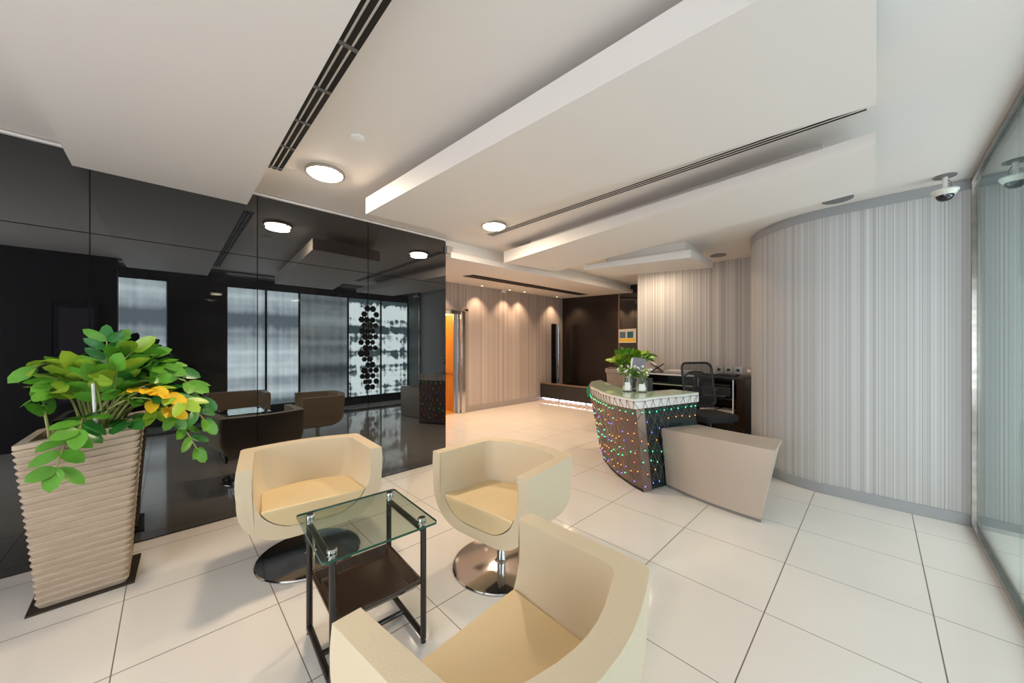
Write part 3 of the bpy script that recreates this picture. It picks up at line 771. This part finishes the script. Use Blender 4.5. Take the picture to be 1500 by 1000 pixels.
stems = [
 ((-3.55, -.57, 1.47), .42, [LM, G], .105, .45, 6),
 ((-3.52, -.50, 1.38), .30, [LM, G], .10, .5, 5),
 ((-3.62, -.30, 1.63), .15, [D_, G], .085, .5, 6),
 ((-3.66, -.26, 1.60), .25, [G, D_], .10, .5, 6),
 ((-3.50, -.17, 1.56), .25, [G, LM], .12, .45, 6),
 ((-3.72, -.13, 1.52), .3, [G, D_], .12, .5, 6),
 ((-3.55, -.06, 1.45), .35, [G, D_], .13, .55, 6),
 ((-3.62, .03, 1.42), .38, [D_, G], .12, .5, 7),
 ((-3.50, .10, 1.33), .42, [G, LM], .11, .5, 7),
 ((-3.58, .17, 1.20), .48, [G, D_], .11, .5, 8),
 ((-3.45, .19, 1.05), .52, [D_, G], .10, .45, 9),
 ((-3.40, .145, .86), .58, [G, D_], .088, .5, 10),
 ((-3.42, .02, 1.12), .42, [G, D_], .10, .5, 7),
 ((-3.46, -.07, 1.17), .35, [G, LM], .105, .5, 6),
 ((-3.35, -.02, 1.27), .30, [Y_, LM], .115, .55, 5),
 ((-3.36, -.09, 1.31), .26, [Y_, LM], .10, .6, 4),
 ((-3.34, .0, 1.18), .33, [Y_, G], .10, .65, 3),
 ((-3.27, -.46, .90), .32, [G, G], .105, .5, 6),
 ((-3.30, -.38, 1.10), .22, [G, D_], .11, .5, 5),
 ((-3.45, -.50, 1.32), .25, [LM, G], .10, .5, 5),
 ((-3.50, -.42, 1.46), .18, [LM, G], .11, .5, 5),
 ((-3.45, -.34, 1.38), .15, [G, LM], .11, .5, 5),
 ((-3.95, -.35, 1.48), .2, [G, D_], .11, .5, 5),
 ((-3.95, -.10, 1.35), .3, [D_, G], .11, .5, 6),
 ((-3.40, -.24, 1.44), .16, [G, LM], .12, .55, 5),
 ((-3.48, -.10, 1.36), .22, [D_, G], .12, .55, 5),
 ((-3.62, -.20, 1.42), .12, [G, D_], .12, .5, 5),
 ((-3.30, .07, 1.22), .35, [D_, LM], .10, .5, 6),
 ((-3.42, -.18, 1.10), .12, [D_, G], .10, .5, 5),
]
for i, (tip, lift, mats, size, st, npair) in enumerate(stems):
    a = (bx+random.uniform(-.09, .09), by+random.uniform(-.07, .10), bz)
    stem(t, a, tip, lift, mats, size, st, npair)
stem(t, (-3.50, -.51, .97), (-3.50, -.545, 1.25), .02, [G, D_], .10, .75, 2, .011)
part('support_stick', B().cyl((-3.48, -.33, .97), (-3.46, -.345, 1.36), .008, seg=8), M['white'], t, True, smooth=True, label='white plastic support stick')

# ------------------------------------------------------------------ reception desk
outer = [(-3.20, 4.90), (-3.03, 4.60), (-2.84, 4.34), (-2.62, 4.13), (-2.40, 3.93), (-2.20, 3.77), (-2.02, 3.69), (-1.83, 3.645)]
inner_ = [(-3.235, 5.22), (-3.0, 4.98), (-2.775, 4.76), (-2.50, 4.50), (-2.263, 4.28), (-2.08, 4.17)]
right_ = [(-1.83, 3.645), (-1.53, 4.71), (-1.865, 4.78), (-2.02, 4.25)]
t = thing('reception_desk', 'curved reception desk with pale green top and white fascia hung with net lights', 'reception desk', (-2.2, 4.2, 0))
poly = outer + [(-1.53, 4.71), (-1.865, 4.78), (-2.03, 4.22)] + inner_[::-1]
part('top', B().prism(poly, 1.012, 1.022), M['slabtop'], t, True, label='pale green glass counter top')
part('fascia', B().prism(poly, .905, 1.012), M['offwhite'], t, True, label='white lacquered fascia')
# body, leaning a little towards its foot
foot = [(-2.98, 4.98), (-2.86, 4.68), (-2.657, 4.384), (-2.376, 4.101), (-2.20, 3.955), (-2.035, 3.85), (-1.90, 3.77), (-1.763, 3.715)]
topo = [(x+.0, y+.03) for x, y in outer]
rgt_f = (-1.50, 4.66); rgt_t = (-1.56, 4.68)
n = len(foot)
b = B(); bm = b.bm
fo = [bm.verts.new((x, y, .01)) for x, y in foot]; to = [bm.verts.new((x, y, .905)) for x, y in topo]
fi = [bm.verts.new((x+.05, y+.09, .01)) for x, y in foot]; ti = [bm.verts.new((x+.05, y+.09, .905)) for x, y in topo]
for i in range(n-1):
    b._f([fo[i], fo[i+1], to[i+1], to[i]]); b._f([fi[i], fi[i+1], ti[i+1], ti[i]])
    b._f([fo[i], fo[i+1], fi[i+1], fi[i]]); b._f([to[i], to[i+1], ti[i+1], ti[i]])
b._f([fo[0], to[0], ti[0], fi[0]]); b._f([fo[-1], to[-1], ti[-1], fi[-1]])
part('front_panel', b, M['bodyfront'], t, True, smooth=True, label='bronze curved front panel')
b = B(); b.hexa([(-1.763, 3.72, .01), (rgt_f[0], rgt_f[1], .01), (rgt_f[0]-.06, rgt_f[1], .01), (-1.84, 3.78, .01), (-1.835, 3.68, .905), (rgt_t[0], rgt_t[1], .905), (rgt_t[0]-.06, rgt_t[1], .905), (-1.90, 3.76, .905)])
part('side_panel', b, M['bodyside'], t, True, label='dark green side panel')
part('plinth', band([(x-.0, y+.02) for x, y in foot], 0, .03, -.02, -.005), M['black'], t, True)
part('inner_desk', B().prism([(-2.95, 5.06), (-2.55, 4.58), (-2.05, 4.24), (-1.88, 4.75), (-2.05, 5.05), (-2.5, 5.5)], .72, .75), M['beige'], t, True)

# wing desk beside it
t = thing('low_wing_desk', 'low bent champagne wing joined to the right of the reception desk', 'desk', (-1.2, 4.05, 0))
wf = [(-1.660, 4.06), (-1.40, 3.955), (-1.148, 3.885), (-.93, 3.85), (-.725, 3.836)]
wt = [(-1.70, 4.02), (-1.44, 3.985), (-1.185, 3.955), (-.90, 3.92), (-.625, 3.88)]
wbk = [(-1.475, 4.52), (-1.25, 4.46), (-1.02, 4.42), (-.84, 4.40), (-.655, 4.40)]
zt = .66
b = B(); bm = b.bm; n = 5
fo = [bm.verts.new((x, y, .03)) for x, y in wf]; to = [bm.verts.new((x, y, zt)) for x, y in wt]
fi = [bm.verts.new((x, y+.03, .03)) for x, y in wf]; ti = [bm.verts.new((x, y+.03, zt-.025)) for x, y in wt]
bo = [bm.verts.new((x, y, zt)) for x, y in wbk]; bi = [bm.verts.new((x, y, zt-.025)) for x, y in wbk]
for i in range(n-1):
    b._f([fo[i], fo[i+1], to[i+1], to[i]]); b._f([to[i], to[i+1], bo[i+1], bo[i]]); b._f([bo[i], bo[i+1], bi[i+1], bi[i]])
    b._f([bi[i], bi[i+1], ti[i+1], ti[i]]); b._f([ti[i], ti[i+1], fi[i+1], fi[i]]); b._f([fi[i], fi[i+1], fo[i+1], fo[i]])
for e in (0, -1):
    b._f([fo[e], to[e], ti[e], fi[e]]); b._f([to[e], bo[e], bi[e], ti[e]])
part('bent_panel', b, M['wing'], t, True, smooth=True, angle=30)
b = B(); b.hexa([(-.728, 3.85, .03), (-.728, 3.90, .03), (-.745, 3.90, .03), (-.745, 3.85, .03), (-.632, 3.89, zt-.004), (-.662, 4.395, zt-.004), (-.682, 4.395, zt-.004), (-.652, 3.89, zt-.004)])
part('end_panel', b, M['wing'], t, True)
part('plinth', B().loft([[(x, y+.004, 0), (x, y+.03, 0), (x, y+.03, .03), (x, y+.004, .03)] for x, y in wf]) and None or (lambda bb: (bb.loft([[(x, y+.004, 0), (x, y+.03, 0), (x, y+.03, .03), (x, y+.004, .03)] for x, y in wf]), bb)[1])(B()), M['wingedge'], t, True)

# net lights
t = thing('net_lights', 'coloured net of fairy lights draped over the reception desk front', 'fairy lights', (-2.2, 4.0, 0))
def lerp(a, c, f): return (a[0]+(c[0]-a[0])*f, a[1]+(c[1]-a[1])*f)
def along(P, s):
    L_ = [0]
    for i in range(1, len(P)): L_.append(L_[-1]+math.dist(P[i], P[i-1]))
    d = s*L_[-1]
    for i in range(1, len(P)):
        if d <= L_[i] + 1e-9: return lerp(P[i-1], P[i], (d-L_[i-1])/(L_[i]-L_[i-1]))
    return P[-1]
def surf(s, z, off=.012):
    """s in 0..1 curve, 1..1.75 side; z height"""
    if s <= 1:
        if z > .90: p = along(outer, s)
        else:
            f = (z-.01)/.895; p = lerp(along(foot, s), along(topo, s), f)
        q = along(outer, min(1, s+.02)); r0 = along(outer, max(0, s-.02))
        d = Vector((q[0]-r0[0], q[1]-r0[1])).normalized(); n_ = Vector((d.y, -d.x))
    else:
        f = (s-1)
        a = lerp((-1.763, 3.72), rgt_f, f); c = lerp((-1.835, 3.68), rgt_t, f)
        p = lerp((-1.83, 3.645), (-1.53, 4.71), f) if z > .90 else lerp(a, c, (z-.01)/.895)
        n_ = Vector((.962, -.271))
    return Vector((p[0]+n_.x*off, p[1]+n_.y*off, z))
rows = [.99, .86, .75, .64, .53, .42, .31, .20, .10]
S_ = [k/20 for k in range(21)] + [1+.95*k/8 for k in range(1, 9)]
ncol = len(S_)
P = {}
for j, z in enumerate(rows):
    for i, s in enumerate(S_):
        ss = s
        if j > 0:
            nxt = S_[min(i+1, ncol-1)]
            ss = s + (nxt-s)*(.5 if j % 2 else 0) + random.uniform(-.012, .012)
        zz = z + (random.uniform(-.03, .03) if j > 1 else random.uniform(-.006, .006))
        if s > 1.45 and j > 2: continue
        if s > 1.28 and j > 6: continue
        P[(i, j)] = surf(min(ss, 1.97), max(zz, .04), .016 + (.01 if j else .006))
b = B()
def wire(a, c, sag=.006):
    m_ = (a+c)/2 + Vector((0, 0, -sag)); b.tube([a, m_, c], .0026, 4, False)
for j in range(len(rows)-1):
    for i in range(ncol):
        a = P.get((i, j)); c = P.get((i, j+1))
        k = i-1 if j % 2 == 0 else i+1
        d = P.get((k, j+1))
        if a and c: wire(a, c)
        if a and d: wire(a, d)
for i in range(ncol-1):
    a, c = P.get((i, 0)), P.get((i+1, 0))
    if a and c: wire(a, c, .003)
for i in range(ncol):
    p = P[(i, 0)]; b.box((p.x, p.y, p.z-.006), (.008, .008, .022))
part('wire', b, M['wire'], t, True)
cols = dict(green=glow('led_green', (.03, 1, .30), 6), orange=glow('led_orange', (1, .28, .05), 3.5), blue=glow('led_blue', (.12, .12, 1), 5), red=glow('led_red', (1, .10, .05), 3))
rowc = ['', 'green', 'orange', 'blue', 'orange', 'green', 'green', 'orange', 'blue']
bulbs = []
for (i, j), p in sorted(P.items()):
    if j == 0: continue
    if j > 1 and random.random() < .22: continue
    c = rowc[j]
    if j > 1 and random.random() < .35: c = random.choice(['green', 'orange', 'blue', 'red'])
    bulbs.append((p, c))
bulbs.sort(key=lambda q: q[0].length)
proto = {}
for c in cols:
    me = B().ball((0, 0, 0), .0058, 8).mesh('bulb_'+c, cols[c], True); proto[c] = me
for p, c in bulbs[:100]:
    o = link('bulb', proto[c], t); o.location = p - Vector(t.location); o['label'] = c + ' fairy light bulb'
b = B(); order = list(cols)
for p, c in bulbs[100:]:
    b.mi = order.index(c); b.ball(tuple(p), .0058, 6)
o = part('bulbs', b, [cols[c] for c in order], t, True, smooth=True); o['kind'] = 'stuff'
# plug cluster
part('plug', B().box((-3.19, 4.80, .90), (.05, .05, .10)).box((-3.16, 4.76, .83), (.04, .04, .07)), M['plug'], t, True, bevel=.008, label='green lead and plug')

# things on the desk
jars = [(-2.19, 4.16, .062, .19, 'tall square glass jar, left of the two flower jars'), (-2.04, 4.24, .070, .165, 'wider glass jar, right of the two flower jars')]
for (x, y, r, h, l) in jars:
    t = thing('glass_jar', l, 'jar', (x, y, 1.022), .5, 'glass jars of flowers on the reception top')
    part('glass', B().lathe([(r, 0), (r+.003, .01), (r, h*.75), (r*.75, h*.9), (r*.78, h), (r*.72, h), (r*.69, h*.9), (r*.93, h*.74), (r*.93, .01), (0, .01)], seg=20), M['jar'], t, smooth=True)
    part('label', B().box((0, -r-.002, h*.38), (r*1.0, .004, h*.5)), M['white'] if r > .055 else M['pink'], t, label='paper label')
    part('filling', B().lathe([(r*.8, .014), (r*.82, h*.35), (0, h*.36)], seg=16), M['flower'] if r > .055 else M['paper'], t, smooth=True)
    for k in range(10):
        a = random.uniform(0, 2*PI); rad = random.uniform(.03, .15); zt_ = h + random.uniform(.03, .15)
        tip = Vector((rad*math.cos(a), rad*math.sin(a), zt_))
        s_ = part('flower_stem', B().tube([(0, 0, h*.3), (tip.x*.4, tip.y*.4, h), tip], .0022, 5), M['stem'], t, smooth=True)
        b = B()
        for q in range(5):
            leaf(b, Vector((tip.x*.6, tip.y*.6, h*1.05+.02*q)), Vector((random.uniform(-1, 1), random.uniform(-1, 1), .4)), Vector((0, 0, 1)), .075, .04)
        part('leaves', b, random.choice([LM, G]), s_)
        b = B()
        for q in range(4): b.ball((tip.x+random.uniform(-.012, .012), tip.y+random.uniform(-.012, .012), tip.z+random.uniform(-.01, .01)), .011, 6)
        part('blossom', b, M['flower'], s_, smooth=True)
t = thing('tablet_stand', 'tilted grey tablet with white edge standing behind the flower jars', 'tablet', (-2.17, 4.42, 1.022), .65)
Rt = Matrix.Rotation(-.28, 3, 'X') @ Matrix.Rotation(.16, 3, 'Y')
part('tablet', B().box((0, 0, .29), (.17, .012, .26), R=Rt), M['lavender'], t, bevel=.003)
part('edge', B().box((-.093, 0, .285), (.018, .02, .27), R=Rt), M['white'], t, bevel=.002, label='white tablet edge')
part('foot', B().cyl((0, .05, .012), (0, .02, .17), .012, seg=10).lathe([(.06, 0), (.06, .008), (.0, .012)], (0, .05, 0), 24), M['steel'], t, smooth=True)

# inner desk clutter
tag(center(part('cup', B().lathe([(.035, .75), (.042, .86), (.038, .86), (.031, .76), (0, .76)], (-2.35, 5.0, 0), 20), M['terracup'], None, smooth=True)), 'amber cup on the inner desk shelf', 'cup')
t = thing('fruit_bowl', 'small bowl of yellow and pink sweets on the inner desk', 'bowl', (-2.18, 4.84, .75))
part('bowl', B().lathe([(.03, 0), (.05, .01), (.085, .05), (.09, .06), (.08, .055), (.03, .015), (0, .012)], seg=24), M['pink'], t, smooth=True)
part('sweets', B().ball((.02, 0, .06), .035, 10).ball((-.03, .02, .06), .03, 10).ball((0, -.035, .055), .03, 10), M['lemon'], t, smooth=True)
t = thing('monitor', 'small dark monitor standing on the inner desk', 'monitor', (-2.55, 5.2, .75), .75)
part('screen', B().box((0, 0, .22), (.42, .03, .26)), M['black'], t, bevel=.004)
part('stand', B().box((0, .03, .05), (.05, .02, .12)).box((0, .03, .006), (.2, .14, .012)), M['black'], t, bevel=.003)

# ------------------------------------------------------------------ second planter behind the desk
t = thing('potted_plant', 'tapered grey brown planter with green leafy plant behind reception', 'potted plant', (-3.38, 6.16, 0), R_(20))
rings = [[(x, y, z) for x, y in rrect(2*h, 2*h, .02, 2)] for h, z in ((.15, 0), (.225, 1.09), (.242, 1.095), (.245, 1.17), (.215, 1.17), (.205, 1.07))]
b = B(); b.loft(rings); part('planter', b, M['pot2'], t)
part('soil', B().box((0, 0, 1.08), (.42, .42, .02)), M['soil'], t)
for k in range(15):
    a = k*2.4; rad = .10+.018*k; zt_ = 1.30+random.uniform(0, .17)
    tip = Vector(t.location) + Vector((.20+rad*1.1*math.cos(a), .05+rad*.8*math.sin(a), zt_))
    stem(t, Vector(t.location)+Vector((random.uniform(-.08, .08), random.uniform(-.08, .08), 1.08)), tip, .12, [G, LM] if k % 3 else [LM, G], .12, .35, 6, .008)

# ------------------------------------------------------------------ back counter and its contents
t = thing('back_counter', 'long back counter with black top, dark cabinet and open printer bay', 'counter', (-2.4, 6.6, 0))
part('worktop', B().box((-2.205, 6.64, 1.085), (1.59, .54, .035)), M['black'], t, True, bevel=.003)
part('edge_strip', B().box((-2.57, 6.36, 1.088), (.86, .02, .03)), M['offwhite'], t, True, label='pale front edge strip')
part('side_panel', B().box((-1.47, 6.66, .535), (.12, .5, 1.07)), M['traywood'], t, True)
part('divider', B().box((-2.11, 6.66, .535), (.03, .5, 1.07)), M['traywood'], t, True)
part('back_panel', B().box((-2.205, 6.90, .535), (1.58, .02, 1.07)), M['traywood'], t, True)
part('left_panel', B().box((-2.985, 6.66, .535), (.03, .5, 1.07)), M['traywood'], t, True)
part('shelf', B().box((-1.83, 6.66, .74), (.56, .48, .025)).box((-1.83, 6.66, .36), (.56, .48, .025)), M['black'], t, True)
d_ = part('cabinet_door', B().box((-2.55, 6.40, .42), (.84, .02, .74)), M['traywood'], t, True)
part('glass_shelf', B().box((-2.55, 6.66, .90), (.84, .46, .02)), M['slabtop'], t, True)
part('chrome_post', B().cyl((-1.565, 6.38, .5), (-1.565, 6.38, 1.06), .012, seg=8).cyl((-2.08, 6.38, .9), (-2.08, 6.38, 1.06), .012, seg=8), M['chrome'], t, True, smooth=True)
t = thing('printer', 'black desktop printer in the open bay of the back counter', 'printer', (-1.83, 6.62, .753))
part('body', B().box((0, 0, .10), (.44, .38, .17)), M['black'], t, bevel=.02)
part('lid', B().box((0, 0, .205), (.42, .36, .03)), M['black'], t, bevel=.01)
part('paper_tray', B().box((.0, -.23, .035), (.32, .12, .012)), M['steel'], t, label='pale output tray')
part('badge', B().box((0, -.193, .13), (.04, .004, .018)), M['steel'], t)
for (x, y, l) in ((-1.97, 6.6, 'left stack of grey papers under the printer'), (-1.70, 6.6, 'right stack of grey papers under the printer')):
    tag(center(part('paper_stack', B().box((x, y, .463), (.22, .30, .18)), M['paper'], None, bevel=.003)), l, 'papers')
tag(center(part('keyboard', B().box((-2.05, 6.55, 1.115), (.42, .15, .022)), M['black'], None, bevel=.004)), 'black keyboard lying on the right of the back counter', 'keyboard')
tag(center(part('folder', B().box((-1.68, 6.58, 1.12), (.26, .2, .03)), M['black'], None, bevel=.004)), 'black folder at the right end of the back counter', 'folder')
tag(center(part('paper_stack', B().box((-2.48, 6.6, 1.125), (.44, .26, .04)).box((-2.46, 6.59, 1.15), (.40, .24, .012)), M['paper'], None, bevel=.002)), 'pale stack of papers on the back counter', 'papers')
tag(center(part('storage_box', B().box((-2.45, 6.6, .98), (.34, .24, .14)), M['bodyside'], None, bevel=.004)), 'dark glass box on the shelf under the back counter', 'box')
t = thing('book_stand', 'crossed wooden book stand with open book on the back counter', 'book stand', (-2.83, 6.52, 1.103), .2)
part('leg', B().box((0, 0, .085), (.26, .16, .012), R=Matrix.Rotation(.62, 3, 'Y')), M['wood'], t)
part('leg', B().box((0, 0, .085), (.26, .16, .012), R=Matrix.Rotation(-.62, 3, 'Y')), M['wood'], t)
part('book', B().box((-.075, 0, .165), (.14, .15, .02), R=Matrix.Rotation(.62, 3, 'Y')), M['paper'], t, label='open book')

# ------------------------------------------------------------------ office chair
t = thing('office_chair', 'black swivel office chair with mesh back behind the low wing', 'office chair', (-1.62, 5.42, 0), R_(58))
# local: faces -Y
def rr3(w, h, r, y, n=5, bow=.0): return [(x, y + bow*(x/w*2)**2, z) for x, z in rrect(w, h, r, n)]
c0 = 1.035
b = B()
prev = [(x, .24 + .05*((z)/.3) - .03*(x/.24)**2, z+c0) for x, z in rrect(.50, .62, .08, 6)]
b.tube(prev + prev[:1], .017, 8, False)
part('back_frame', b, M['black'], t, smooth=True)
b = B()
v = []
for i in range(9):
    row = []
    for j in range(9):
        x = -.245+.49*i/8; z = -.30+.6*j/8
        if abs(x) > .22 and abs(z) > .28: x *= .93; z *= .95
        row.append(b.bm.verts.new((x, .24+.05*(z/.3)-.03*(x/.24)**2, z+c0)))
    v.append(row)
for i in range(8):
    for j in range(8): b._f([v[i][j], v[i+1][j], v[i+1][j+1], v[i][j+1]])
part('mesh_back', b, M['mesh'], t, smooth=True)
part('lumbar_bar', B().tube([(-.2, .25, c0+.12), (-.1, .275, c0+.17), (0, .285, c0+.18), (.1, .275, c0+.17), (.2, .25, c0+.12)], .012, 8).tube([(-.2, .23, c0-.08), (0, .265, c0-.04), (.2, .23, c0-.08)], .010, 8), M['black'], t, smooth=True)
part('back_support', B().tube([(0, .285, c0+.1), (0, .30, c0-.2), (0, .24, .60), (0, .05, .555)], [.02, .03, .03, .03], 10), M['black'], t, smooth=True)
b = B(); b.loft([[(x*k, y*k, z) for x, y in rrect(.56, .56, .12, 6)] for k, z in ((.80, .565), (.97, .585), (1.0, .625), (.97, .655), (.85, .668))])
part('seat', b, M['fabric'], t, smooth=True)
part('gas_lift', B().cyl((0, 0, .12), (0, 0, .57), .03, seg=14), M['darkmetal'], t, smooth=True)
b = B()
for k in range(5):
    a = 2*PI*k/5; b.tube([(0, 0, .14), (.32*math.cos(a), .32*math.sin(a), .085)], [.035, .018], 8)
part('star_base', b, M['black'], t, smooth=True)
for k in range(5):
    a = 2*PI*k/5; x, y = .32*math.cos(a), .32*math.sin(a)
    part('castor', B().tube([(x-.02*math.sin(a), y+.02*math.cos(a), .034), (x+.02*math.sin(a), y-.02*math.cos(a), .034)], .034, 12).cyl((x, y, .05), (x, y, .09), .01, seg=6), M['black'], t, smooth=True)

# ------------------------------------------------------------------ lights
def area(name, loc, size, energy, col, rot=(0, 0, 0), shape='DISK', sy=None, spread=None):
    l = bpy.data.lights.new(name, 'AREA'); l.shape = shape; l.size = size
    if sy: l.size_y = sy
    l.energy = energy; l.color = col
    if spread: l.spread = spread
    o = bpy.data.objects.new(name, l); COL.objects.link(o); o.location = loc; o.rotation_euler = rot
    return o
def spot(name, loc, energy, col, ang, blend=.6, rot=(0, 0, 0), r=.03):
    l = bpy.data.lights.new(name, 'SPOT'); l.energy = energy; l.color = col; l.spot_size = R_(ang); l.spot_blend = blend; l.shadow_soft_size = r
    o = bpy.data.objects.new(name, l); COL.objects.link(o); o.location = loc; o.rotation_euler = rot
    return o
WARM = (1, .78, .55)
for x, y, _ in LAMPS:
    area('lamp_light', (x, y, CZ-.062), .25, 15 if y > 6 else 22, WARM)  # the weaker one belongs to the added lamp over reception
for x, y in DL: spot('downlight_light', (x, y, zs(x, y)-.02), 52, (1, .68, .42), 95, .7)
for x, y in ((-5.0, 4.4), (-5.0, 6.6)): spot('hall_fill', (x, y, 2.84), 120, (1, .70, .46), 150, .9, r=.15)  # added warm fill for the hall, no fixture belongs to it

w = bpy.data.worlds.new('world'); S.world = w; w.use_nodes = True
w.node_tree.nodes['Background'].inputs[0].default_value = (.75, .85, 1, 1); w.node_tree.nodes['Background'].inputs[1].default_value = .6

# ------------------------------------------------------------------ camera
cam = bpy.data.cameras.new('camera'); cam.sensor_width = 36; cam.lens = 36*517.8/1500; cam.shift_y = 6/1500
cam.clip_start = .02
co = bpy.data.objects.new('camera', cam); COL.objects.link(co)
co.location = (0, 0, 1.6); co.rotation_euler = (PI/2, 0, R_(45.83)); S.camera = co

# scale the place to real size
for o in list(S.objects):
    if o.parent is None:
        o.location = Vector(o.location)*K
        if o.type in ('MESH', 'EMPTY'): o.scale = (K, K, K)
        if o.type == 'LIGHT':
            if o.data.type == 'AREA': o.data.size *= K; o.data.size_y *= K
            else: o.data.shadow_soft_size *= K
            o.data.energy *= K*K
S.view_settings.view_transform = 'Standard'; S.view_settings.look = 'None'
S.view_settings.exposure = .28; S.view_settings.gamma = 1; S.view_settings.use_curve_mapping = False
S.cycles.max_bounces = 10; S.cycles.diffuse_bounces = 5; S.cycles.glossy_bounces = 6; S.cycles.transparent_max_bounces = 16
S.cycles.caustics_reflective = False; S.cycles.caustics_refractive = False
S.cycles.sample_clamp_indirect = 6
S.cycles.use_denoising = True
